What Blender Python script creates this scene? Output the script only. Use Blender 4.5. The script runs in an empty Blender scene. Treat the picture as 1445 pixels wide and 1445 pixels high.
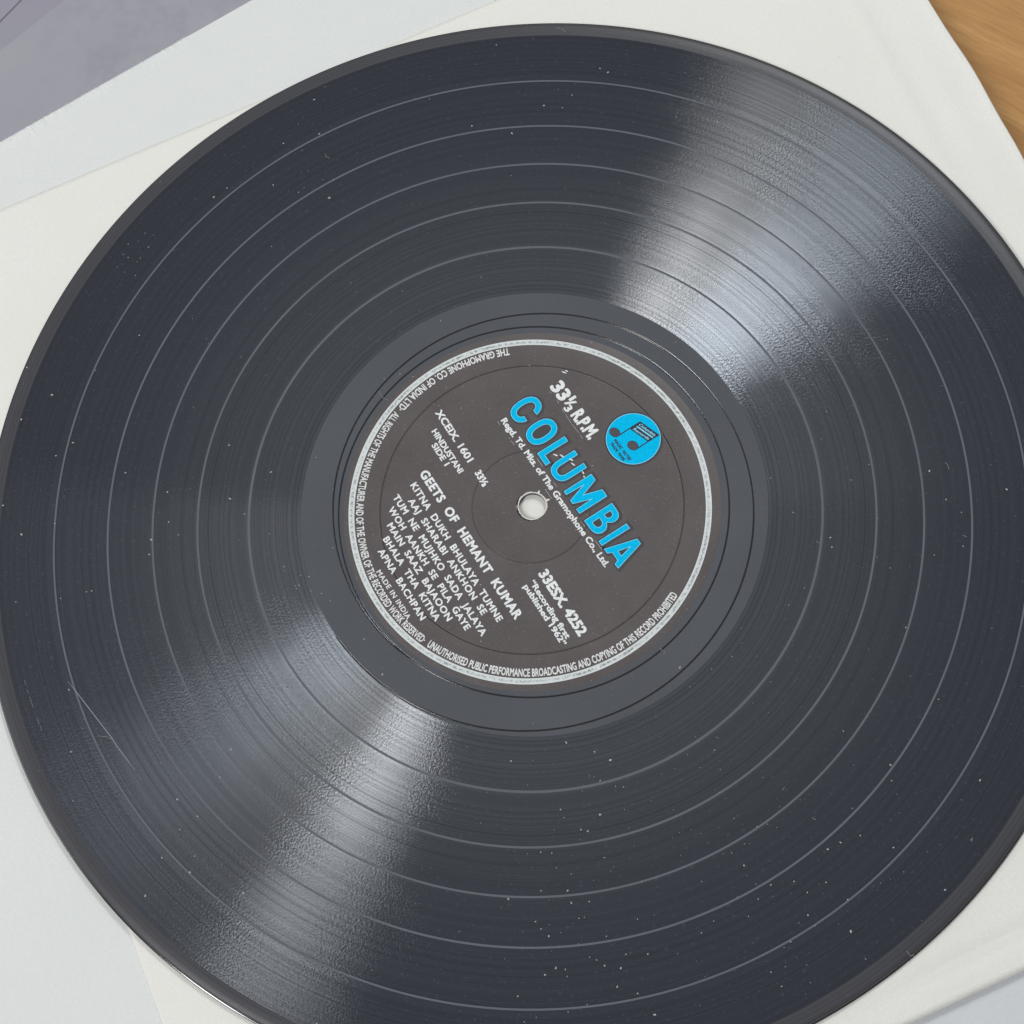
import bpy, bmesh, math, random
from mathutils import Vector, Matrix
R = math.radians
MM = 0.001
scene = bpy.context.scene
COL = scene.collection

# ------------------------------------------------------------------ camera
cd = bpy.data.cameras.new('camera')
cam = bpy.data.objects.new('camera', cd); COL.objects.link(cam)
right = Vector((0.99708775, 0.0, -0.07626282)); up = Vector((0.02451746, 0.94691419, 0.32055018)); back = Vector((0.07221435, -0.32148643, 0.94415654))
m = Matrix.Identity(4)
for i in range(3):
    m[i][0] = right[i]; m[i][1] = up[i]; m[i][2] = back[i]
    m[i][3] = (0.0299910533, -0.15948904899, 0.46369405514)[i]
cam.matrix_world = m
cd.lens = 64.42357; cd.sensor_width = 36.0
cd.clip_start = 0.01; cd.clip_end = 50.0
scene.camera = cam

# ------------------------------------------------------------------ light
world = bpy.data.worlds.new('World'); scene.world = world; world.use_nodes = True
bg = world.node_tree.nodes['Background']
bg.inputs['Color'].default_value = (0.97, 0.98, 1.0, 1); bg.inputs['Strength'].default_value = 0.245

def area(name, az, el, dist, sx, sy, power, color, target=(0, 0, 0)):
    l = bpy.data.lights.new(name, 'AREA'); l.shape = 'RECTANGLE'; l.size = sx; l.size_y = sy
    l.energy = power; l.color = color
    o = bpy.data.objects.new(name, l); COL.objects.link(o)
    p = Vector((math.cos(R(az)) * math.cos(R(el)), math.sin(R(az)) * math.cos(R(el)), math.sin(R(el)))) * dist
    o.location = p
    o.rotation_euler = (Vector(target) - p).to_track_quat('-Z', 'Y').to_euler()
    return o
area("window_light", 66, 49, 1.2, 0.17, 0.22, 3.6, (0.88, 0.94, 1.0))
area("second_window_light", 73.5, 42, 1.2, 0.15, 0.3, 2.0, (1.0, 0.96, 0.90))
area("room_light", 220, 52, 1.3, 0.15, 0.6, 7.0, (0.98, 0.98, 1.0))
area("side_light", 178, 34, 1.5, 1.0, 0.5, 2.8, (0.97, 0.98, 1.0))
scene.view_settings.view_transform = 'Standard'
try: scene.view_settings.look = 'None'
except Exception: pass
scene.view_settings.exposure = 0.0; scene.view_settings.gamma = 1.0
scene.view_settings.use_curve_mapping = False
scene.render.engine = 'CYCLES'

# ------------------------------------------------------------------ helpers
random.seed(7)
def link(name, me, mat=None, parent=None):
    o = bpy.data.objects.new(name, me); COL.objects.link(o)
    if mat is not None: me.materials.append(mat)
    if parent is not None: o.parent = parent
    return o
def empty(name, label, cat, loc=(0, 0, 0)):
    o = bpy.data.objects.new(name, None); COL.objects.link(o); o.location = loc
    o.empty_display_size = 0.02
    o['label'] = label; o['category'] = cat
    return o
def mesh(verts, faces, smooth=False):
    me = bpy.data.meshes.new('mesh'); me.from_pydata([tuple(c * MM for c in v) for v in verts], [], faces); me.update()
    if smooth:
        for p in me.polygons: p.use_smooth = True
    return me
def lathe(profile, n=360, center=(0, 0), smooth=True):
    v = []; f = []
    for k in range(n):
        a = 2 * math.pi * k / n; c, s = math.cos(a), math.sin(a)
        for r, z in profile: v.append((center[0] + r * c, center[1] + r * s, z))
    m_ = len(profile)
    for k in range(n):
        k2 = (k + 1) % n
        for j in range(m_ - 1):
            f.append((k * m_ + j, k2 * m_ + j, k2 * m_ + j + 1, k * m_ + j + 1))
    # profiles run from the outside in, so faces point up
    me = mesh(v, f, smooth)
    return me
def ribbon(points, w, z, taper=False):
    """flat strip along points (mm)"""
    v = []; f = []
    n = len(points)
    for i, p in enumerate(points):
        a = points[max(0, i - 1)]; b = points[min(n - 1, i + 1)]
        d = Vector((b[0] - a[0], b[1] - a[1])); d.normalize(); nn = Vector((-d.y, d.x))
        ww = w * 0.5 * (0.35 if taper and i in (0, n - 1) else 1.0)
        v += [(p[0] - nn.x * ww, p[1] - nn.y * ww, z), (p[0] + nn.x * ww, p[1] + nn.y * ww, z)]
    for i in range(n - 1): f.append((2 * i, 2 * i + 2, 2 * i + 3, 2 * i + 1))
    return v, f
def join(parts):
    V = []; F = []
    for v, f in parts:
        o = len(V); V += v; F += [tuple(i + o for i in q) for q in f]
    return V, F

class NT:
    def __init__(s, name):
        s.mat = bpy.data.materials.new(name); s.mat.use_nodes = True
        s.t = s.mat.node_tree; s.n = s.t.nodes; s.l = s.t.links
        s.n.clear(); s.out = s.n.new('ShaderNodeOutputMaterial')
    def node(s, typ, **kw):
        nd = s.n.new(typ)
        for k, v in kw.items():
            if hasattr(nd, k): setattr(nd, k, v)
        return nd
    def link(s, a, b): s.l.new(a, b)
    def coord(s, kind='Object'):
        return s.node('ShaderNodeTexCoord').outputs[kind]
    def math(s, op, a, b=None, c=None, clamp=False):
        nd = s.node('ShaderNodeMath', operation=op); nd.use_clamp = clamp
        for i, x in enumerate((a, b, c)):
            if x is None: continue
            if isinstance(x, (int, float)): nd.inputs[i].default_value = x
            else: s.link(x, nd.inputs[i])
        return nd.outputs[0]
    def noise(s, vec=None, w=None, scale=1.0, detail=2.0, rough=0.5, dims='3D', dist=0.0):
        nd = s.node('ShaderNodeTexNoise', noise_dimensions=dims)
        nd.inputs['Scale'].default_value = scale; nd.inputs['Detail'].default_value = detail
        nd.inputs['Roughness'].default_value = rough
        nd.inputs['Distortion'].default_value = dist
        if vec is not None: s.link(vec, nd.inputs['Vector'])
        if w is not None: s.link(w, nd.inputs['W'])
        return nd.outputs[0]
    def ramp(s, fac, stops):
        nd = s.node('ShaderNodeValToRGB'); s.link(fac, nd.inputs[0])
        el = nd.color_ramp.elements
        while len(el) < len(stops): el.new(0.5)
        for e, (p, c) in zip(el, stops):
            e.position = p; e.color = (c, c, c, 1) if isinstance(c, (int, float)) else (*c, 1)
        return nd.outputs[0]
    def mix(s, fac, a, b):
        nd = s.node('ShaderNodeMix', data_type='RGBA')
        if isinstance(fac, (int, float)): nd.inputs[0].default_value = fac
        else: s.link(fac, nd.inputs[0])
        for i, x in ((6, a), (7, b)):
            if isinstance(x, tuple): nd.inputs[i].default_value = (*x, 1)
            else: s.link(x, nd.inputs[i])
        return nd.outputs[2]
    def bump(s, h, strength, dist):
        nd = s.node('ShaderNodeBump'); nd.inputs['Strength'].default_value = strength; nd.inputs['Distance'].default_value = dist
        s.link(h, nd.inputs['Height']); return nd.outputs[0]
    def radius(s, cx=0.0, cy=0.0):
        """distance from the record's axis in mm"""
        c = s.coord(); sp = s.node('ShaderNodeSeparateXYZ'); s.link(c, sp.inputs[0])
        x = s.math('SUBTRACT', sp.outputs[0], cx * MM); y = s.math('SUBTRACT', sp.outputs[1], cy * MM)
        return s.math('MULTIPLY', s.math('SQRT', s.math('ADD', s.math('MULTIPLY', x, x), s.math('MULTIPLY', y, y))), 1000.0)
    def principled(s, color, rough=0.5, spec=0.5, normal=None, ior=1.5):
        b = s.node('ShaderNodeBsdfPrincipled')
        if isinstance(color, tuple): b.inputs['Base Color'].default_value = (*color, 1)
        else: s.link(color, b.inputs['Base Color'])
        if isinstance(rough, (int, float)): b.inputs['Roughness'].default_value = rough
        else: s.link(rough, b.inputs['Roughness'])
        b.inputs['IOR'].default_value = ior
        b.inputs['Specular IOR Level'].default_value = spec
        if normal is not None: s.link(normal, b.inputs['Normal'])
        s.link(b.outputs[0], s.out.inputs[0]); return b

# ------------------------------------------------------------------ materials
G_DARK = (0.0285, 0.0320, 0.0405)
G_LIGHT = (0.0365, 0.0410, 0.0515)
G_ROUGH = 0.26
G_ANISO = 0.80
G_FAC = 0.23
PEEL = 0.085
PAPER_B = (0.86, 0.85, 0.79)
PAPER_B2 = (0.895, 0.885, 0.83)
PAPER_A = (0.775, 0.795, 0.765)
PAPER_A2 = (0.81, 0.825, 0.80)
PAPER_C = (0.68, 0.70, 0.715)
PAPER_C2 = (0.72, 0.74, 0.755)
LANDC = (0.098, 0.104, 0.117)
GAPC = (0.135, 0.142, 0.162)
NDUST = 420
def mat_paper(name, base, tint, bump=0.25, rough=0.75, streak=None):
    n = NT(name); c = n.coord()
    a = n.noise(c, scale=28, detail=4); b = n.noise(c, scale=700, detail=3, rough=0.65)
    col = n.mix(n.ramp(a, [(0.35, 0.0), (0.68, 1.0)]), base, tint)
    # fine paper tooth
    h = n.math('ADD', b, n.math('MULTIPLY', n.noise(c, scale=2400, detail=2), 0.5))
    spk = n.ramp(n.noise(c, scale=950, detail=2, rough=0.6), [(0.20, 0.80), (0.27, 1.0)])
    gr = n.ramp(n.noise(c, scale=1700, detail=3, rough=0.75), [(0.30, 0.0), (0.70, 1.0)])
    col = n.mix(gr, tuple(x * 0.955 for x in base), col)
    mul = n.node('ShaderNodeMix', data_type='RGBA', blend_type='MULTIPLY'); mul.inputs[0].default_value = 1.0
    n.link(col, mul.inputs[6]); n.link(spk, mul.inputs[7])
    n.principled(mul.outputs[2], rough, 0.25, n.bump(h, bump, 0.0004))
    return n.mat

def mat_groove():
    n = NT('grooved_vinyl'); c = n.coord(); r = n.radius()
    band = n.noise(w=r, scale=0.55, detail=5, rough=0.7, dims='1D')
    fine = n.noise(w=r, scale=1.9, detail=4, rough=0.6, dims='1D')
    blot = n.noise(c, scale=16, detail=3)
    v = n.math('ADD', n.math('MULTIPLY', band, 0.45), n.math('MULTIPLY', fine, 0.55))
    dust = n.ramp(n.noise(c, scale=900, detail=2, rough=0.7), [(0.60, 0.0), (0.74, 1.0)])
    col = n.mix(n.ramp(v, [(0.3, 0.0), (0.7, 1.0)]), G_DARK, G_LIGHT)
    col = n.mix(n.math('MULTIPLY', blot, 0.35), col, G_LIGHT)
    col = n.mix(n.math('MULTIPLY', dust, 0.10), col, (0.30, 0.31, 0.33))
    d = n.node('ShaderNodeBsdfDiffuse'); n.link(col, d.inputs['Color'])
    peel = n.math('ADD', n.noise(c, scale=1500, detail=1.5, rough=0.5), n.math('MULTIPLY', n.noise(c, scale=2300, detail=1), 0.3))
    patch = n.ramp(n.noise(c, scale=45, detail=2), [(0.36, 0.15), (0.62, 1.0)])
    nrm = n.bump(n.math('MULTIPLY', peel, patch), PEEL, 0.0005)
    tan = n.node('ShaderNodeTangent', direction_type='RADIAL', axis='Z')
    def gloss(rough, an, bumped=True):
        g = n.node('ShaderNodeBsdfAnisotropic'); g.distribution = 'GGX'
        g.inputs['Color'].default_value = (0.92, 0.96, 1.0, 1)
        g.inputs['Roughness'].default_value = rough; g.inputs['Anisotropy'].default_value = an
        n.link(tan.outputs[0], g.inputs['Tangent'])
        if bumped: n.link(nrm, g.inputs['Normal'])
        return g
    g = gloss(G_ROUGH, G_ANISO)
    mx = n.node('ShaderNodeMixShader')
    # falloff of the sheen put into the gloss: it fades towards the rim
    sheen_falloff = n.ramp(n.math('DIVIDE', r, 150.0), [(0.41, 1.0), (0.50, 0.90), (0.62, 0.62), (0.76, 0.36), (0.97, 0.22)])
    n.link(n.math('MULTIPLY', n.math('MULTIPLY', n.ramp(v, [(0.34, 0.50), (0.66, 1.0)]), sheen_falloff), G_FAC), mx.inputs[0])
    n.link(d.outputs[0], mx.inputs[1]); n.link(g.outputs[0], mx.inputs[2])
    n.link(mx.outputs[0], n.out.inputs[0])
    return n.mat

def mat_land(name, col, rough=0.22, spec=0.5):
    n = NT(name); c = n.coord()
    a = n.noise(c, scale=30, detail=4)
    k = n.mix(n.ramp(a, [(0.3, 0.0), (0.7, 1.0)]), tuple(x * 0.93 for x in col), tuple(x * 1.07 for x in col))
    dust = n.ramp(n.noise(c, scale=1100, detail=2, rough=0.7), [(0.62, 0.0), (0.76, 1.0)])
    k = n.mix(n.math('MULTIPLY', dust, 0.12), k, (0.35, 0.36, 0.38))
    n.principled(k, rough, spec, n.bump(n.noise(c, scale=260, detail=2), 0.03, 0.0004))
    return n.mat

def mat_rim():
    n = NT('rim_vinyl'); r = n.radius(); c = n.coord()
    lines = n.noise(w=r, scale=3.6, detail=4, rough=0.7, dims='1D')
    col = n.mix(n.ramp(lines, [(0.38, 0.0), (0.62, 1.0)]), (0.040, 0.041, 0.047), (0.080, 0.080, 0.087))
    col = n.mix(n.math('MULTIPLY', n.noise(c, scale=40, detail=3), 0.25), col, (0.112, 0.110, 0.114))
    n.principled(col, 0.34, 0.28, n.bump(lines, 0.10, 0.0004)); return n.mat

def mat_label():
    n = NT('label_paper'); c = n.coord()
    a = n.noise(c, scale=70, detail=5, rough=0.6); b = n.noise(c, scale=900, detail=3)
    col = n.mix(n.ramp(a, [(0.3, 0.0), (0.7, 1.0)]), (0.094, 0.081, 0.080), (0.118, 0.101, 0.099))
    sp = n.ramp(n.noise(c, scale=1500, detail=1), [(0.66, 0.0), (0.76, 1.0)])
    col = n.mix(n.math('MULTIPLY', sp, 0.25), col, (0.4, 0.38, 0.37))
    n.principled(col, 0.48, 0.4, n.bump(b, 0.10, 0.0003)); return n.mat

def mat_ink(name, col, worn=0.0, rough=0.5, spec=0.3):
    n = NT(name); c = n.coord()
    a = n.noise(c, scale=1300, detail=3)
    dk = tuple(x * (0.86) for x in col)
    k = n.mix(n.ramp(a, [(0.35, 0.0), (0.6, 1.0)]), dk, col)
    if worn:
        w = n.ramp(n.noise(c, scale=800, detail=3, rough=0.7), [(0.64, 0.0), (0.72, 1.0)])
        k = n.mix(n.math('MULTIPLY', w, worn), k, (0.12, 0.11, 0.11))
    n.principled(k, rough, spec); return n.mat

def mat_ring():
    """white ring printed with a broken line of tiny illegible type along its middle"""
    n = NT('ring_ink'); r = n.radius(-0.93, -0.196); c = n.coord()
    mid = n.math('SUBTRACT', 1.0, n.math('MULTIPLY', n.math('ABSOLUTE', n.math('SUBTRACT', r, 48.0)), 1.7), clamp=True)
    sp = n.noise(c, scale=1150, detail=3, rough=0.7)
    lowf = n.ramp(n.noise(c, scale=55, detail=2), [(0.3, 0.35), (0.6, 1.0)])
    k = n.math('MULTIPLY', n.math('MULTIPLY', n.ramp(sp, [(0.42, 0.0), (0.56, 1.0)]), mid), lowf)
    col = n.mix(n.math('MULTIPLY', k, 0.85, clamp=True), (0.74, 0.78, 0.77), (0.10, 0.12, 0.12))
    n.principled(col, 0.45, 0.3); return n.mat

def mat_wood():
    n = NT('oak_laminate'); c = n.coord()
    mp = n.node('ShaderNodeMapping'); n.link(c, mp.inputs[0]); mp.inputs['Rotation'].default_value = (0, 0, R(34))
    mp2 = n.node('ShaderNodeMapping'); n.link(mp.outputs[0], mp2.inputs[0]); mp2.inputs['Scale'].default_value = (0.10, 1.0, 1.0)
    g = n.noise(mp2.outputs[0], scale=170, detail=6, rough=0.62, dist=0.4)
    f = n.noise(mp2.outputs[0], scale=1100, detail=3, rough=0.6)
    col = n.mix(n.ramp(g, [(0.33, 0.0), (0.66, 1.0)]), (0.42, 0.205, 0.060), (0.56, 0.315, 0.110))
    col = n.mix(n.ramp(f, [(0.35, 0.35), (0.55, 0.0)]), col, (0.34, 0.16, 0.045))
    n.principled(col, 0.5, 0.15, n.bump(g, 0.05, 0.0005)); return n.mat

def mat_grey(name, a, b):
    n = NT(name); c = n.coord()
    x = n.noise(c, scale=24, detail=4, rough=0.6, dist=0.6)
    y = n.noise(c, scale=130, detail=5, rough=0.65)
    col = n.mix(n.ramp(x, [(0.35, 0.0), (0.65, 1.0)]), a, b)
    # soft darker blotches, thickest near the sleeve edge
    sp = n.node('ShaderNodeSeparateXYZ'); n.link(c, sp.inputs[0])
    near = n.math('MULTIPLY', n.math('SUBTRACT', 0.045, n.math('ABSOLUTE', n.math('ADD', sp.outputs[0], 0.108))), 40.0, clamp=True)
    sm = n.ramp(y, [(0.45, 0.0), (0.68, 1.0)])
    col = n.mix(n.math('MULTIPLY', n.math('MULTIPLY', sm, near), 0.35), col, tuple(q * 0.72 for q in a))
    n.principled(col, 0.55, 0.4, n.bump(n.noise(c, scale=500, detail=2), 0.06, 0.0004)); return n.mat

M_INNER = mat_paper('inner_sleeve_paper', PAPER_B, PAPER_B2)
M_OUTER = mat_paper('outer_sleeve_card', PAPER_A, PAPER_A2)
M_CRIMP = mat_paper('crimped_card', (0.86, 0.88, 0.87), (0.88, 0.90, 0.89))
M_BLUE = mat_paper('pale_blue_card', PAPER_C, PAPER_C2)
M_GROOVE = mat_groove()
M_LAND = mat_land('smooth_vinyl', LANDC, 0.10)
M_GAP = mat_land('track_gap_vinyl', GAPC, 0.10)
M_RIM = mat_rim(); M_BEAD = mat_land('polished_edge_vinyl', (0.012, 0.012, 0.013), 0.12, 1.0); M_BODY = mat_land('vinyl_body', (0.012, 0.012, 0.013), 0.25)
M_CUT = mat_land('cut_groove_vinyl', (0.010, 0.011, 0.013), 0.15, 1.0)
M_LABEL = mat_label(); M_RING = mat_ring()
M_WHITE = mat_ink('white_ink', (0.90, 0.92, 0.91), 0.18)
M_FINE = mat_ink('white_ink_fine', (0.86, 0.87, 0.85), 0.25)
M_CYAN = mat_ink('cyan_ink', (0.0, 0.57, 0.95), 0.0, 0.7, 0.08)
M_RIMCY = mat_ink('pale_cyan_ink', (0.30, 0.72, 0.90), 0.0)
M_DARK = mat_ink('glossy_dark_ink', (0.068, 0.066, 0.070), 0.0, 0.35, 0.5)
M_NAVY = mat_ink('navy_ink', (0.022, 0.032, 0.05), 0.0, 0.4)
M_NOTE = mat_ink('note_head_ink', (0.085, 0.084, 0.095), 0.0, 0.4)
M_FIBRE = mat_ink('torn_paper_fibre', (0.78, 0.75, 0.69), 0.0, 0.8)
M_WOOD = mat_wood()
M_GREY = mat_grey('grey_lilac_sheet', (0.345, 0.340, 0.385), (0.375, 0.372, 0.400))
M_GREY2 = mat_grey('dim_lilac_sheet', (0.315, 0.305, 0.36), (0.335, 0.33, 0.37))
n_ = NT('dust_lint'); n_.principled((0.55, 0.56, 0.58), 0.8, 0.2); M_DUST = n_.mat
n_ = NT('fine_scratch'); n_.principled((0.28, 0.30, 0.33), 0.4, 0.4); M_SCRATCH = n_.mat
n_ = NT('lint_hair'); n_.principled((0.34, 0.34, 0.37), 0.7, 0.2); M_HAIR = n_.mat
n_ = NT('sheet_crease'); n_.principled((0.16, 0.155, 0.17), 0.6, 0.3); M_CREASE = n_.mat

# ------------------------------------------------------------------ the surface underneath
t = mesh([(-900, -900, -6.5), (900, -900, -6.5), (900, 900, -6.5), (-900, 900, -6.5)], [(0, 1, 2, 3)])
floor = link('wooden_floor', t, M_WOOD); floor['kind'] = 'structure'

def tube_edge_sheet(corners, ztop, thick, bevel=0.12):
    """thin card with softly rounded edges: polygon (ccw) with a two step bevel"""
    n = len(corners)
    def inset(d):
        out = []
        for i in range(n):
            p0 = Vector(corners[i - 1]); p1 = Vector(corners[i]); p2 = Vector(corners[(i + 1) % n])
            d1 = (p1 - p0).normalized(); d2 = (p2 - p1).normalized()
            n1 = Vector((-d1.y, d1.x)); n2 = Vector((-d2.y, d2.x))
            b = (n1 + n2); b = b / max(1e-6, b.dot(n1))
            out.append(p1 + b * d)
        return out
    rings = [(0.0, ztop - thick), (0.0, ztop - bevel), (bevel * 0.35, ztop - bevel * 0.3), (bevel, ztop)]
    v = []; f = []
    for d, z in rings: v += [(p.x, p.y, z) for p in inset(d)]
    for k in range(len(rings) - 1):
        for i in range(n):
            j = (i + 1) % n
            f.append((k * n + i, k * n + j, (k + 1) * n + j, (k + 1) * n + i))
    f.append(tuple(range((len(rings) - 1) * n, len(rings) * n))); f.append(tuple(reversed(range(n))))
    return mesh(v, f)
def frame_pts(angle, pts):
    c, s = math.cos(R(angle)), math.sin(R(angle))
    return [(u * c - w * s, u * s + w * c) for u, w in pts]

# far grey sheets, top left
ga = math.degrees(math.atan2(168.7 - 150.9, -142.1 + 161.5))
def grey_sheet(name, label, pts, z, th, mt):
    o = link(name, tube_edge_sheet(pts, z, th), mt); o['label'] = label; o['category'] = 'sheet'; return o
d = Vector((math.cos(R(ga)), math.sin(R(ga)))); nn = Vector((-d.y, d.x))
P0 = Vector((-161.5, 150.9))
def gp(s, w): q = P0 + d * s + nn * w; return (q.x, q.y)
gs = grey_sheet('grey_sheet', 'smooth lilac grey sheet whose edge slants under the serrated edge of the white sleeve',
                [gp(-90, -130), gp(190, -130), gp(190, 0), gp(-90, 0)], -3.5, 0.35, M_GREY)
g2 = empty('lilac_sheet', 'darker lilac sheet with a dark crease, in the far left corner', 'sheet')
link('sheet_panel', tube_edge_sheet([gp(-110, -100), gp(200, -100), gp(200, 60), gp(-110, 60)], -3.95, 0.35), M_GREY2, g2)
v, f = ribbon([(-169.6, 153.2), (-162.6, 161.3), (-157.2, 168.0), (-146, 181.5)], 0.55, -3.93); link('crease', mesh(v, f), M_CREASE, g2)

# pale bluish card that shows past the inner sleeve at the bottom right
o = link('pale_blue_card', tube_edge_sheet(frame_pts(20, [(-60, -260), (190, -260), (190, -120), (-60, -120)]), -3.25, 0.6), M_BLUE)
o['label'] = 'pale bluish white card peeking out beyond the near right edge of the cream inner sleeve'; o['category'] = 'card'

# white outer sleeve with a crimped edge
A_ANG = 31.7
sl = empty('outer_sleeve', 'large white card sleeve with a finely serrated edge lying over the grey sheet', 'record sleeve')
link('sleeve_panel', tube_edge_sheet(frame_pts(A_ANG, [(-240, -131), (75, -131), (75, 184.0), (-240, 184.0)]), -2.12, 1.0, 0.3), M_OUTER, sl)
parts = []
u = -175.0
while u < -8:
    w = random.uniform(0.22, 0.42); ln = random.uniform(1.4, 3.6) * (1.0 if random.random() < 0.8 else 1.6)
    top = 184.0 + random.uniform(-0.10, 0.16)
    z0 = -2.11; hgt = random.uniform(0.08, 0.30)
    q = frame_pts(A_ANG, [(u, top), (u + w, top), (u + w * 0.5, top), (u, top - ln), (u + w, top - ln), (u + w * 0.5, top - ln)])
    parts.append(([(q[0][0], q[0][1], z0 - 0.15), (q[1][0], q[1][1], z0 - 0.15), (q[2][0], q[2][1], z0 + hgt), (q[3][0], q[3][1], z0 - 0.03), (q[4][0], q[4][1], z0 - 0.03), (q[5][0], q[5][1], z0 - 0.005)],
                  [(0, 2, 5, 3), (2, 1, 4, 5), (0, 1, 2)]))
    u += random.uniform(0.5, 0.85)
v, f = join(parts)
o = link('crimped_edge', mesh(v, f), M_CRIMP, sl); o['kind'] = 'stuff'

# cream inner sleeve, the record lies on it
B_ANG = 23.7
ins = empty('inner_sleeve', 'cream white paper inner sleeve directly under the record, its open edge over the wood', 'record sleeve')
def hills(u, w):
    """small waves and dents of the paper, kept out of the disc's contact area"""
    c, s = math.cos(R(B_ANG)), math.sin(R(B_ANG)); x = u * c - w * s; y = u * s + w * c
    rr = math.hypot(x, y); k = min(1.0, max(0.0, (rr - 128) / 30.0))
    h = 0.0
    e = u - 146.5 - 0.04 * (w - 60)                      # glue seam along the open edge
    h += 0.50 * math.exp(-(e / 1.8) ** 2) - 0.34 * math.exp(-((e - 6.5) / 4.0) ** 2)
    h += 0.50 * math.exp(-((u - 157) / 3.0) ** 2) * (0.5 + 0.5 * math.sin(w * 0.11 + 1.0))
    e = w + 152.0 - 0.01 * u                            # dent along the near edge
    h += -0.55 * math.exp(-(e / 1.5) ** 2) * math.exp(-((u - 48) / 34.0) ** 2) + 0.16 * math.exp(-((e - 4) / 2.5) ** 2)
    h += 0.12 * math.sin(u * 0.05 + 0.7 * math.sin(w * 0.031)) + 0.10 * math.sin(w * 0.083 + u * 0.017)
    e = w - 138 + 0.02 * u
    h += 0.12 * math.exp(-(e / 1.8) ** 2)
    return k * h
def sheet_grid(zoff, u0, u1, w0, w1, nu, nw, thick, curl):
    nu += 10; us = [u0 + x for x in (0, 0.12, 0.25, 0.4, 0.6)] + [u0 + 1 + (u1 - u0 - 2.4) * i / (nu - 10) for i in range(nu - 9)] + [u1 - x for x in (1.1, 0.85, 0.6, 0.35, 0.0)]; ws = [w0 + (w1 - w0) * j / nw for j in range(nw + 1)]
    top = []; v = []
    for w in ws:
        ue = u1 - 0.0009 * (w - 72) ** 2 + 0.18 * math.sin(w * 0.21)
        for u_ in us:
            t_ = (u_ - u0) / (u1 - u0); uu = u0 + (ue - u0) * t_
            q = frame_pts(B_ANG, [(uu, w)])[0]
            edge = u1 - u_
            lift = curl * max(0.0, 1 - edge / 1.4) ** 1.5 + 0.20 * max(0.0, 1 - edge / 9.0) ** 2       # the lip curls up a little
            lift -= 0.24 * max(0.0, 1 - (u_ - u0) / 0.6)                                             # the folded side rolls down
            v.append((q[0], q[1], zoff + hills(uu, w) + lift))
    nv = len(v)
    f = []
    W_ = nu + 1
    for j in range(nw):
        for i in range(nu):
            f.append((j * W_ + i, j * W_ + i + 1, (j + 1) * W_ + i + 1, (j + 1) * W_ + i))
    v += [(x, y, z - thick) for x, y, z in v]
    f += [tuple(q + nv for q in reversed(g)) for g in f[:]]
    for i in range(nu):
        f.append((i + 1, i, nv + i, nv + i + 1)); a = nw * W_ + i; f.append((a, a + 1, nv + a + 1, nv + a))
    for j in range(nw):
        a = j * W_; f.append((a, a + W_, nv + a + W_, nv + a)); b = a + nu; f.append((b + W_, b, nv + b, nv + b + W_))
    return mesh(v, f, False)
me = sheet_grid(-1.52, -138.8, 167.5, -159.5, 150.4, 170, 170, 0.14, 0.8)
for p in me.polygons: p.use_smooth = abs(p.normal.z) > 0.6
link('front_sheet', me, M_INNER, ins)
me = sheet_grid(-1.80, -138.4, 168.1, -159.2, 150.1, 60, 60, 0.14, 0.0)
for p in me.polygons: p.use_smooth = abs(p.normal.z) > 0.6
link('back_sheet', me, M_INNER, ins)

# ------------------------------------------------------------------ the record
rec = empty('vinyl_record', 'black long playing record with a dark label lettered in blue and white', 'record')
GAPS = [130.6, 115.77, 103.4, 91.05, 76.98]
HW = [0.25, 0.26, 0.27, 0.29, 0.33]
bounds = [145.9] + GAPS + [62.72]
for i in range(6):
    ro = bounds[i] - (HW[i - 1] if i > 0 else 0); ri = bounds[i + 1] + (HW[i] if i < 5 else 0)
    prof = [(ro, 0.0)] + [(ro + (ri - ro) * k / 6.0, 0.0) for k in range(1, 6)] + [(ri, 0.0)]
    link('track_band', lathe(prof, 480), M_GROOVE, rec)
for g, h in zip(GAPS, HW):
    link('track_gap', lathe([(g + h, 0.004), (g - h, 0.004)], 480), M_GAP, rec)
link('rim', lathe([(149.95, -0.30), (149.7, -0.14), (149.2, -0.01), (148.4, 0.07), (147.5, 0.09), (146.6, 0.06), (146.0, 0.0), (145.9, 0.0)], 480), M_RIM, rec)
link('edge_bead', lathe([(149.9, -1.02), (150.3, -0.92), (150.5, -0.80), (150.52, -0.70), (150.44, -0.60), (150.3, -0.54), (150.12, -0.52), (150.04, -0.46), (149.95, -0.30)], 480), M_BEAD, rec)
link('underside', lathe([(50.0, -1.43), (52.0, -1.3), (144.0, -1.3), (146.0, -1.38), (148.4, -1.30), (149.6, -1.15), (149.9, -1.02)], 480), M_BODY, rec)
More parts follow.
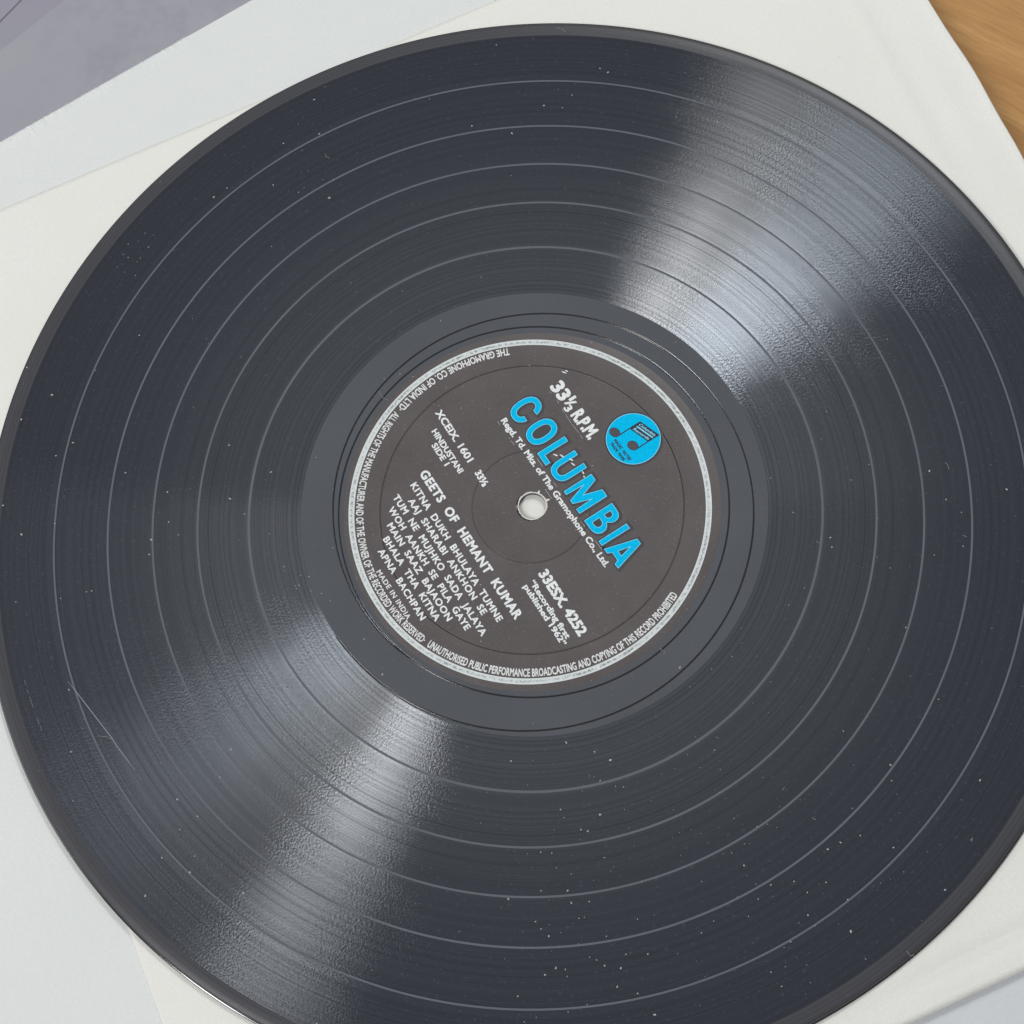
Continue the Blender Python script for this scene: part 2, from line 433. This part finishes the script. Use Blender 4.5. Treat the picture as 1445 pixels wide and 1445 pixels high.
# smooth run-out area with the spiral and the locked groove cut into it as shallow V channels
link('run_out_area', lathe([(62.72, 0.0), (62.4, 0.03), (56.0, 0.03), (51.4, 0.03), (50.9, 0.0), (50.0, -0.02)], 360), M_LAND, rec)
def channel(pts, w, z, depth=0.02):
    a, fa = ribbon([p for p in pts], w, z)
    return a, fa
sp = []
for k in range(0, 379, 2):
    a = 214 + k; rr = 61.9 - 0.0267 * (a - 244); sp.append((rr * math.cos(R(a)), rr * math.sin(R(a))))
def vgroove(pts, w, z0, lip):
    """the rounded furrow the cutter leaves: a low polished ridge"""
    v = []; f = []; n = len(pts)
    for i, p in enumerate(pts):
        a = pts[max(0, i - 1)]; b = pts[min(n - 1, i + 1)]
        d_ = Vector((b[0] - a[0], b[1] - a[1])); d_.normalize(); q = Vector((-d_.y, d_.x))
        for s in (-1.0, -0.8, -0.5, 0.0, 0.5, 0.8, 1.0):
            v.append((p[0] + q.x * s * w, p[1] + q.y * s * w, z0 + lip * math.sqrt(max(0.0, 1 - s * s))))
    for i in range(n - 1):
        for j in range(6): f.append((7 * i + j, 7 * i + 7 + j, 7 * i + 8 + j, 7 * i + 1 + j))
    return mesh(v, f, True)
link('run_out_groove', vgroove(sp, 0.25, 0.031, 0.08), M_CUT, rec)
lk = [(52.45 * math.cos(R(a)), 52.45 * math.sin(R(a))) for a in range(0, 361, 2)]
link('locked_groove', vgroove(lk, 0.25, 0.031, 0.08), M_CUT, rec)

# label
lab_prof = [(50.7, 0.0), (50.5, 0.055), (41.1, 0.06), (41.0, 0.04), (40.92, -0.34), (40.78, -0.34), (40.66, 0.04), (40.5, 0.075), (40.2, 0.06), (16.15, 0.06), (16.06, 0.045), (15.98, -0.16), (15.86, -0.16), (15.78, 0.045), (15.6, 0.06), (4.15, 0.06)]
label = link('paper_label', lathe(lab_prof, 360, (-0.3, -0.1)), M_LABEL, rec)
link('spindle_hole', lathe([(3.72, 0.02), (3.68, -0.1), (3.65, -1.36), (3.9, -1.43)], 96), M_BODY, rec)
random.seed(3)
v = []; f = []
N = 96
for k in range(N):
    a = 2 * math.pi * k / N; c, s = math.cos(a), math.sin(a)
    wob = 0.07 * math.sin(3 * a + 1) + random.uniform(-0.11, 0.11)
    ro = 4.0 + wob
    if abs(math.degrees(a) - 66) < 5: ro += 0.75
    if abs(math.degrees(a) - 22) < 4: ro += 0.8
    v += [(ro * c, ro * s, 0.068), (3.88 * c, 3.88 * s, 0.08 + random.uniform(-0.02, 0.03)), (3.70 * c, 3.70 * s, 0.02), (3.63 * c, 3.63 * s, -0.05)]
for k in range(N):
    a, b = 4 * k, 4 * ((k + 1) % N)
    for j in range(3): f.append((a + j, b + j, b + j + 1, a + j + 1))
link('torn_hole_edge', mesh(v, f, True), M_FIBRE, label)
link('white_ring', lathe([(48.79, 0.072), (47.2, 0.072)], 360, (-0.93, -0.196)), M_RING, label)

# --- lettering
TH = R(-57.35); CU = Vector((math.cos(TH), math.sin(TH))); CV = Vector((-CU.y, CU.x))
_tmp = []
def text_mesh(body, bold=0.0, space=1.0):
    c = bpy.data.curves.new('t', 'FONT'); c.body = body; c.size = 1.0; c.space_character = space
    c.resolution_u = 3; c.fill_mode = 'BOTH'
    o = bpy.data.objects.new('t', c); COL.objects.link(o); o['bold'] = bold; _tmp.append(o); return o
def curve2d(loops, offset=0.0):
    c = bpy.data.curves.new('c', 'CURVE'); c.dimensions = '2D'; c.fill_mode = 'BOTH'; c.offset = offset
    for L in loops:
        s = c.splines.new('POLY'); s.points.add(len(L) - 1)
        for p, q in zip(s.points, L): p.co = (q[0], q[1], 0, 1)
        s.use_cyclic_u = True
    o = bpy.data.objects.new('c', c); COL.objects.link(o); _tmp.append(o); return o
def grab(o):
    bold = o.get('bold', 0.0)
    dg = bpy.context.evaluated_depsgraph_get()
    me = bpy.data.meshes.new_from_object(o.evaluated_get(dg))
    vs = [tuple(q.co) for q in me.vertices]; fs = [tuple(p.vertices) for p in me.polygons]
    bpy.data.meshes.remove(me)
    if bold > 0:                                   # ink spread: the same glyphs printed a hair apart
        V = []; F = []; n = len(vs)
        for k, (dx, dy) in enumerate(((0, 0), (1, 0), (-1, 0), (0, 1), (0, -1), (0.7, 0.7), (-0.7, 0.7), (0.7, -0.7), (-0.7, -0.7))):
            V += [(x + dx * bold, y + dy * bold, k * 0.0007) for x, y, z in vs]; F += [tuple(i + k * n for i in q) for q in fs]
        vs, fs = V, F
    return vs, fs
def to_label(vs, z): return [((CU * q[0] + CV * q[1]).x, (CU * q[0] + CV * q[1]).y, z + (q[2] if len(q) > 2 else 0.0)) for q in vs]
def up_faces(vs, fs):
    out = []
    for q in fs:
        a = 0
        for i in range(len(q)):
            x0, y0 = vs[q[i]][:2]; x1, y1 = vs[q[(i + 1) % len(q)]][:2]; a += x0 * y1 - x1 * y0
        out.append(q if a > 0 else tuple(reversed(q)))
    return out
CAPS = {}
def cap_height(bold):
    if bold not in CAPS:
        vs, fs = grab(text_mesh('H', bold)); CAPS[bold] = (min(v[1] for v in vs), max(v[1] for v in vs))
    return CAPS[bold]
def line(body, u0, u1, v0, v1, cap, bold=0.03, mt=None, z=0.085, space=1.0, name='lettering'):
    vs, fs = grab(text_mesh(body, bold, space))
    lo, hi = cap_height(bold); x0 = min(v[0] for v in vs); x1 = max(v[0] for v in vs)
    sx = (u1 - u0) / (x1 - x0); sy = cap / (hi - lo); out = []
    for x, y, zz in vs:
        t_ = (x - x0) / (x1 - x0)
        out.append((u0 + (x - x0) * sx, v0 + (v1 - v0) * t_ + (y - lo) * sy, zz))
    V = to_label(out, z)
    return link(name, mesh(V, up_faces(V, fs)), mt or M_WHITE, label)
B1 = 0.034
line('33', -26.35, -20.75, 22.45, 22.5, 4.05, 0.05)
line('1', -20.3, -19.45, 24.8, 24.8, 2.2, 0.03)
line('/', -20.15, -18.1, 23.3, 23.3, 2.9, 0.015)
line('3', -18.95, -17.2, 22.2, 22.2, 2.3, 0.04)
line('R.P.M.', -16.1, -7.1, 22.55, 22.75, 4.0, 0.05)
line('Regd. Td. Mks. of The Gramophone Co., Ltd.', -25.5, 25.3, 6.1, 6.45, 1.8, 0.038)
line('33ESX. 4252', 16.8, 37.35, -9.2, -9.6, 2.95, 0.05)
line('\u201cRecording first', 17.55, 36.0, -12.3, -12.75, 1.65, 0.038)
line('published 1962\u201d', 17.6, 37.0, -14.35, -14.7, 1.65, 0.038)
line('XCEIX. 1601', -37.65, -20.15, -7.6, -7.9, 2.1, B1)
line('33\u2153', -16.7, -11.9, -7.95, -8.3, 2.0, 0.05)
line('HINDUSTANI', -33.5, -18.85, -11.3, -11.6, 1.75, B1)
line('SIDE 1', -30.1, -22.8, -13.45, -13.6, 1.7, B1)
line('GEETS  OF  HEMANT  KUMAR', -25.0, 24.15, -20.55, -21.05, 2.65, 0.045, space=1.10)
line('KITNA  DUKH  BHULAYA  TUMNE', -23.5, 22.1, -24.3, -25.25, 1.95, B1, space=1.10)
line('AAJ  SHARABI  ANKHON  SE', -20.1, 18.2, -27.2, -27.65, 1.9, B1, space=1.10)
line('TUM  NE  MUJHKO  SADA  JALAYA', -23.3, 23.0, -30.1, -30.8, 1.95, B1, space=1.10)
line('WOH  AANKH  SE  PILA  GAYE', -21.05, 19.3, -32.95, -33.5, 1.9, B1, space=1.10)
line('MAIN  SAAZ  BAJAOON', -17.3, 14.5, -35.6, -36.15, 1.9, B1, space=1.10)
line('BHALA  THA  KITNA', -14.6, 12.75, -38.5, -38.8, 1.9, B1, space=1.10)
line('APNA  BACHPAN', -12.5, 10.4, -41.4, -41.9, 1.9, B1, space=1.10)
line('MADE IN INDIA', -7.75, 8.15, -44.7, -44.75, 1.4, 0.025, M_FINE, space=1.12)

# COLUMBIA, drawn letter by letter
def sup(cx, cy, a, b, a0=0, a1=360, n=48, e=2.35):
    out = []
    for k in range(n + (0 if a1 - a0 >= 360 else 1)):
        t_ = R(a0 + (a1 - a0) * k / n); c, s = math.cos(t_), math.sin(t_)
        out.append((cx + a * math.copysign(abs(c) ** (2 / e), c), cy + b * math.copysign(abs(s) ** (2 / e), s)))
    return out
T0, T1 = 9.2, 18.08; MV = (T0 + T1) / 2; HB = (T1 - T0) / 2
C_out = sup(-24.3, MV, 3.1, HB, 17, 343); C_in = sup(-24.3, MV, 1.5, HB - 1.62, 27, 333)
C_ = [C_out + C_in[::-1]]
O_ = [sup(-16.45, MV, 3.15, HB), sup(-16.45, MV, 1.52, HB - 1.62)[::-1]]
L_ = [[(-11.84, T0), (-7.55, T0), (-7.6, 10.68), (-10.18, 10.72), (-10.12, T1), (-11.84, T1)]]
U_out = sup(-3.92, 12.6, 3.05, 3.4, 180, 360, 24); U_in = sup(-3.92, 12.6, 1.4, 1.85, 180, 360, 24)
U_ = [[(-6.97, T1)] + U_out + [(-0.87, T1), (-2.5, T1)] + U_in[::-1] + [(-5.32, T1)]]
M_ = [[(1.3, T0), (2.55, T0), (2.82, 14.3), (4.42, T0), (5.62, T0), (7.3, 13.9), (7.42, T0), (9.0, T0), (9.0, T1), (6.62, T1), (5.08, 13.15), (3.4, T1), (1.3, T1)]]
B_o = [(11.28, T0), (13.7, T0)] + sup(13.7, 11.6, 3.15, 2.4, -90, 62, 16, 2.3)[1:] + [(15.15, 13.85)] + sup(13.5, 15.95, 2.6, 2.13, -50, 90, 14, 2.3)[1:] + [(11.28, T1)]
B_ = [B_o, ([(12.95, 10.75), (13.6, 10.75)] + sup(13.6, 11.85, 1.45, 1.1, -90, 90, 10)[1:] + [(12.95, 12.95)])[::-1],
      ([(12.95, 14.6), (13.4, 14.6)] + sup(13.4, 15.55, 1.0, 0.95, -90, 90, 10)[1:] + [(12.95, 16.5)])[::-1]]
I_ = [[(18.27, T0), (19.8, T0), (19.9, T1), (18.25, T1)]]
A_ = [[(20.85, T0), (22.42, T0), (22.95, 10.4), (25.47, 10.36), (25.95, T0), (27.5, T0 + 0.1), (25.1, T1), (23.4, T1)], [(24.24, 15.05), (25.0, 12.0), (23.5, 12.0)][::-1]]
LET = [C_, O_, L_, U_, M_, B_, I_, A_]
def flat(loops, off, z, mt, name, du=0.0, dv=0.0):
    vs, fs = grab(curve2d(loops, off)); V = to_label([(x + du, y + dv) for x, y, _ in vs], z)
    return link(name, mesh(V, up_faces(V, fs)), mt, label)
for L in LET: flat([L[0]], 0.62, 0.0655, M_DARK, 'letter_shadow', 0.22, 0.22)
for L in LET: flat(L, 0.14, 0.075, M_NAVY, 'letter_outline')
for L in LET:
    flat(L, 0.02, 0.083, M_RIMCY, 'letter_edge'); flat(L, -0.13, 0.091, M_CYAN, 'title_letter')

# emblem: blue disc with a pair of beamed notes
EC = (-0.75, 33.0)
flat([sup(EC[0], EC[1], 7.98, 7.98, n=72, e=2)], 0, 0.066, M_DARK, 'emblem_shadow', 0.15, 0.12)
flat([sup(EC[0], EC[1], 7.68, 7.68, n=72, e=2)], 0, 0.0712, M_NAVY, 'emblem_outline')
flat([sup(EC[0], EC[1], 7.42, 7.42, n=72, e=2)], 0, 0.0765, M_RIMCY, 'emblem_edge')
flat([sup(EC[0], EC[1], 7.24, 7.24, n=72, e=2)], 0, 0.0818, M_CYAN, 'emblem_disc')
def note(cx, cy, rx, ry, st, top):
    flat([[(st - 0.17, cy), (st + 0.17, cy), (st + 0.17, top + 0.1), (st - 0.17, top)]], 0, 0.088, M_NAVY, 'note_stem')
    c, s = math.cos(R(22)), math.sin(R(22))
    e_ = lambda k: [(cx + x * c - y * s, cy + x * s + y * c) for x, y in sup(0, 0, rx + k, ry + k, n=32, e=2)]
    flat([e_(0.12)], 0, 0.0935, M_NAVY, 'note_head_edge'); flat([e_(0)], 0, 0.0975, M_NOTE, 'note_head')
note(-5.1, 29.9, 1.45, 1.2, -3.75, 37.2); note(0.82, 31.8, 1.5, 1.2, 2.2, 39.3)
flat([[(-3.9, 33.75), (2.35, 35.85), (2.35, 39.45), (-3.9, 37.35)]], 0, 0.102, M_NAVY, 'note_beam')
flat([[(-3.2, 35.55), (2.0, 37.3), (2.0, 37.75), (-3.2, 36.0)]], 0, 0.107, M_RIMCY, 'beam_stripe')
line('Columbia', -3.3, 1.9, 36.3, 38.05, 0.85, 0.03, M_RIMCY, 0.107)
line('Records', -3.1, 1.8, 34.35, 36.05, 0.85, 0.03, M_RIMCY, 0.107)
line('MAGIC  NOTES', -3.35, 3.95, 28.25, 28.45, 0.95, 0.05, M_NAVY, 0.088)
line('TRADE  MARK', -3.2, 3.2, 26.95, 27.1, 0.9, 0.05, M_NAVY, 0.088)

# rim text, letters turned so their tops face the hole
def arc_text(body, a0, a1, rbase, cap, bold=0.03, z=0.085):
    vs, fs = grab(text_mesh(body, bold)); lo, hi = cap_height(bold)
    x0 = min(v[0] for v in vs); x1 = max(v[0] for v in vs); V = []
    for x, y, zz in vs:
        a = R(a0 + (a1 - a0) * (x - x0) / (x1 - x0)); rr = rbase - (y - lo) / (hi - lo) * cap
        V.append((-0.93 + rr * math.cos(a), -0.196 + rr * math.sin(a), z + zz))
    link('rim_lettering', mesh(V, up_faces(V, fs)), M_FINE, label)
arc_text('THE GRAMOPHONE CO. OF INDIA LTD\u00b7', 96.6, 140.8, 46.75, 2.1, 0.028)
arc_text('ALL RIGHTS OF THE MANUFACTURER AND OF THE OWNER OF THE RECORDED WORK RESERVED\u00b7', 142.2, 233.0, 46.75, 2.05, 0.024)
arc_text('UNAUTHORISED PUBLIC PERFORMANCE BROADCASTING AND COPYING OF THIS RECORD PROHIBITED', 234.6, 326.8, 46.75, 2.15, 0.028)
for o in _tmp:
    bpy.data.objects.remove(o)

DUST= [(90.2, -71.4),(90.2, -75.4),(112.1, -75.6),(52.5, -96.1),(67.7, -108.4),(76.6, -90.7),(73.4, -92.3),(81.6, -89.0),(67.8, -102.9),(77.9, -112.4),(60.4, -125.4),(58.0, -122.0),(53.1, -108.6),(101.4, -102.6),(89.6, -92.1),(91.7, -98.1),(63.1, -114.8),(77.6, -104.7),(-121.1, -64.8),(-78.7, -64.8),(-92.1, -77.7),(-86.7, -92.3),(-95.2, -92.6),(-87.7, -96.4),(-73.6, -101.7),(-98.9, -102.1),(-81.3, -72.1),(8.5, -64.4),(-5.7, -69.0),(6.9, -81.6),(7.7, -83.6),(12.0, -86.7),(13.7, -87.1),(16.9, -83.0),(4.6, -92.5),(1.8, -92.3),(15.7, -66.9),(19.7, -69.1),(8.5, -101.9),(-6.4, -103.8),(0.4, -109.4),(1.8, -111.2),(9.4, -104.9),(11.2, -108.7),(3.7, -113.0),(2.7, -122.3),(5.4, -120.7),(20.4, -125.3),(25.4, -126.9),(21.4, -120.9),(29.4, -131.9),(-4.0, -127.4),(22.7, -117.5),(28.1, -117.5),(17.4, -120.2),(-127.4, 21.8),(-131.9, 18.1),(-130.6, -1.7),(-139.7, -4.6),(-118.9, -21.1),(-120.3, -21.3),(-112.0, 12.5),(-103.5, -7.0),(-103.8, -11.2),(-145.6, 3.9),(-83.4, 19.8),(-99.9, 6.6),(-78.2, -0.3),(-71.5, 11.6),(-66.8, -15.5),(-99.0, -2.1),(-96.1, -5.8),(-62.5, -20.8),(-82.4, 4.2),(20.2, 133.9),(22.5, 132.5),(-17.1, 116.6),(-5.5, 113.7),(3.8, 122.4),(9.1, 121.4),(-10.1, 143.3),(-14.1, 68.2),(78.5, -10.9),(78.8, -13.5),(105.5, 7.0),(109.3, -1.1),(105.1, -16.3),(112.7, -14.1),(113.0, -4.8),(93.5, -19.6),(125.2, 1.3),(-74.6, 99.8),(-58.1, 95.0),(-61.7, 116.0),(-91.8, 96.6),(-88.1, 99.4),(-63.6, 127.5),(-72.1, 113.3),(-142.5, 44.9),(-134.5, 36.3),(-142.7, 29.2),(-123.0, -48.2),(-44.5, -36.0),(-39.5, -45.6),(38.1, -45.2),(-36.5, 39.5),(-32.9, 38.6)]
FIBRES= [[(69.93, -84.36),(70.53, -85.01),(70.89, -84.67)], [(62.85, -77.5),(63.48, -76.62)], [(108.41, -90.58),(109.09, -89.86),(108.87, -90.82)], [(74.83, -11.83),(75.19, -12.29),(76.0, -12.42)], [(112.8, -11.14),(113.83, -11.62)], [(109.78, 9.33),(110.37, 8.62),(110.66, 7.36)], [(-59.7, 109.38),(-59.35, 108.16),(-58.27, 107.87)], [(-42.39, 34.63),(-41.46, 32.71),(-39.67, 31.78)], [(33.1, -39.89),(33.59, -40.62),(34.3, -40.77),(34.11, -41.48)], [(7.7, 148.23),(9.28, 147.65),(10.35, 146.59)], [(-113.4, -60.92),(-111.96, -60.94),(-111.14, -61.47),(-110.48, -61.61)], [(91.11, -117.17),(91.96, -118.46),(92.69, -118.11)], [(-41.11, 38.47),(-40.49, 37.87)]]
SCR= [[(-123.46, -45.9),(-120.04, -49.91),(-117.11, -53.4),(-114.23, -56.86),(-110.49, -61.35),(-109.04, -63.45),(-106.47, -66.6),(-103.49, -70.25)], [(-103.12, -70.79),(-101.65, -72.7)], [(-135.25, -45.42),(-134.72, -46.78)], [(-134.37, -47.93),(-133.89, -49.04)], [(-133.53, -49.87),(-132.23, -52.76)], [(-131.04, -55.55),(-130.24, -57.28)], [(-130.01, -57.73),(-129.35, -59.26)]]
UND= [[(4.93, 32.95),(5.22, 32.41)], [(6.89, 30.17),(7.42, 29.21)], [(8.18, 27.73),(8.85, 26.57)], [(9.04, 26.15),(10.65, 23.51)], [(10.8, 23.19),(12.64, 20.66)], [(13.02, 19.93),(13.68, 18.88)], [(1.29, 13.5),(2.87, 11.13)], [(5.75, 6.46),(6.69, 5.16)], [(16.76, -10.33),(18.46, -12.68)], [(13.47, -5.56),(14.01, -6.31)], [(-9.35, 24.65),(-8.79, 23.51)], [(-5.8, 18.88),(-4.86, 17.57)], [(-6.29, 19.78),(-5.96, 19.4)], [(3.43, 4.67),(5.24, 1.86)]]
SCUFF= [[(5.64, 14.65),(6.99, 14.02)], [(7.47, 14.43),(8.58, 13.64)], [(10.01, 13.17),(11.11, 12.55)], [(10.47, 11.97),(11.58, 11.1)], [(13.46, 9.44),(13.92, 8.67)], [(13.68, 8.0),(14.23, 7.82)], [(8.19, 38.8),(9.53, 38.17)], [(9.2, 39.06),(9.87, 38.67)]]

random.seed(11)
for seg in UND:
    v, f = ribbon(seg, 0.16, 0.09, True); link('rule_mark', mesh(v, f), M_WHITE, label)
for seg in SCUFF:
    a, b = seg; mid = ((a[0] + b[0]) / 2 + 0.08, (a[1] + b[1]) / 2 - 0.05)
    v, f = ribbon([a, mid, b], 0.42, 0.115, True); link('scuff_mark', mesh(v, f), M_WHITE, label)
for seg in SCR:
    v, f = ribbon(seg, 0.20, 0.045, True); link('scratch', mesh(v, f), M_SCRATCH, rec)

# ------------------------------------------------------------------ dust and lint lying on the record
def speck(x, y, s, z):
    k = random.randint(4, 6); a0 = random.uniform(0, 6.28); st = random.uniform(1.0, 1.7); ca, sa = math.cos(a0), math.sin(a0)
    v = []
    for i in range(k):
        a = 2 * math.pi * i / k; r_ = s * random.uniform(0.6, 1.0)
        px, py = r_ * math.cos(a) * st, r_ * math.sin(a)
        v.append((x + px * ca - py * sa, y + px * sa + py * ca, z))
    v.append((x, y, z + s * 0.7))
    return v, [(i, (i + 1) % k, k) for i in range(k)]
parts = []
for x, y in DUST: parts.append(speck(x, y, random.uniform(0.18, 0.32), 0.03))
for i in range(NDUST):
    while True:
        x = random.uniform(-150, 150); y = random.uniform(-150, 150); r_ = math.hypot(x, y)
        if 5 < r_ < 149: break
    if random.random() < 0.35:                       # clusters towards the near right
        a = random.gauss(-65, 28); r_ = random.uniform(64, 146); x, y = r_ * math.cos(R(a)), r_ * math.sin(R(a))
    s = 0.08 + 0.11 * random.random() ** 3
    z = 0.17 if r_ > 145 else (0.07 if r_ < 50.5 else 0.03)
    parts.append(speck(x, y, s, z))
for (cx, cy, n, sd) in ((-114.5, 75.5, 6, 2.0), (-111, 84, 5, 2.5), (62, -88, 8, 9), (-66, 100, 9, 9), (10, -112, 7, 9), (-60, -20, 8, 3)):
    for i in range(n): parts.append(speck(random.gauss(cx, sd), random.gauss(cy, sd), random.uniform(0.09, 0.20), 0.03))
v, f = join(parts)
o = link('dust', mesh(v, f), M_DUST); o['kind'] = 'stuff'
def arch(seg):
    """a hair lying on the vinyl: thin triangular tube"""
    v = []; f = []; w = 0.075
    pts = []
    for i in range(len(seg) - 1):
        for k in range(3):
            t_ = k / 3; pts.append((seg[i][0] * (1 - t_) + seg[i + 1][0] * t_, seg[i][1] * (1 - t_) + seg[i + 1][1] * t_))
    pts.append(seg[-1]); n = len(pts)
    for i, p in enumerate(pts):
        a = pts[max(0, i - 1)]; b = pts[min(n - 1, i + 1)]; d_ = Vector((b[0] - a[0], b[1] - a[1])); d_.normalize(); q = Vector((-d_.y, d_.x))
        h = 0.03 + 0.12 * math.sin(math.pi * i / (n - 1))
        v += [(p[0] - q.x * w, p[1] - q.y * w, h), (p[0] + q.x * w, p[1] + q.y * w, h), (p[0], p[1], h + 0.11)]
    for i in range(n - 1):
        for j in range(3): a = 3 * i; f.append((a + j, a + 3 + j, a + 3 + (j + 1) % 3, a + (j + 1) % 3))
    return v, f
v, f = join([arch(s) for s in FIBRES])
o = link('lint', mesh(v, f), M_HAIR); o['kind'] = 'stuff'
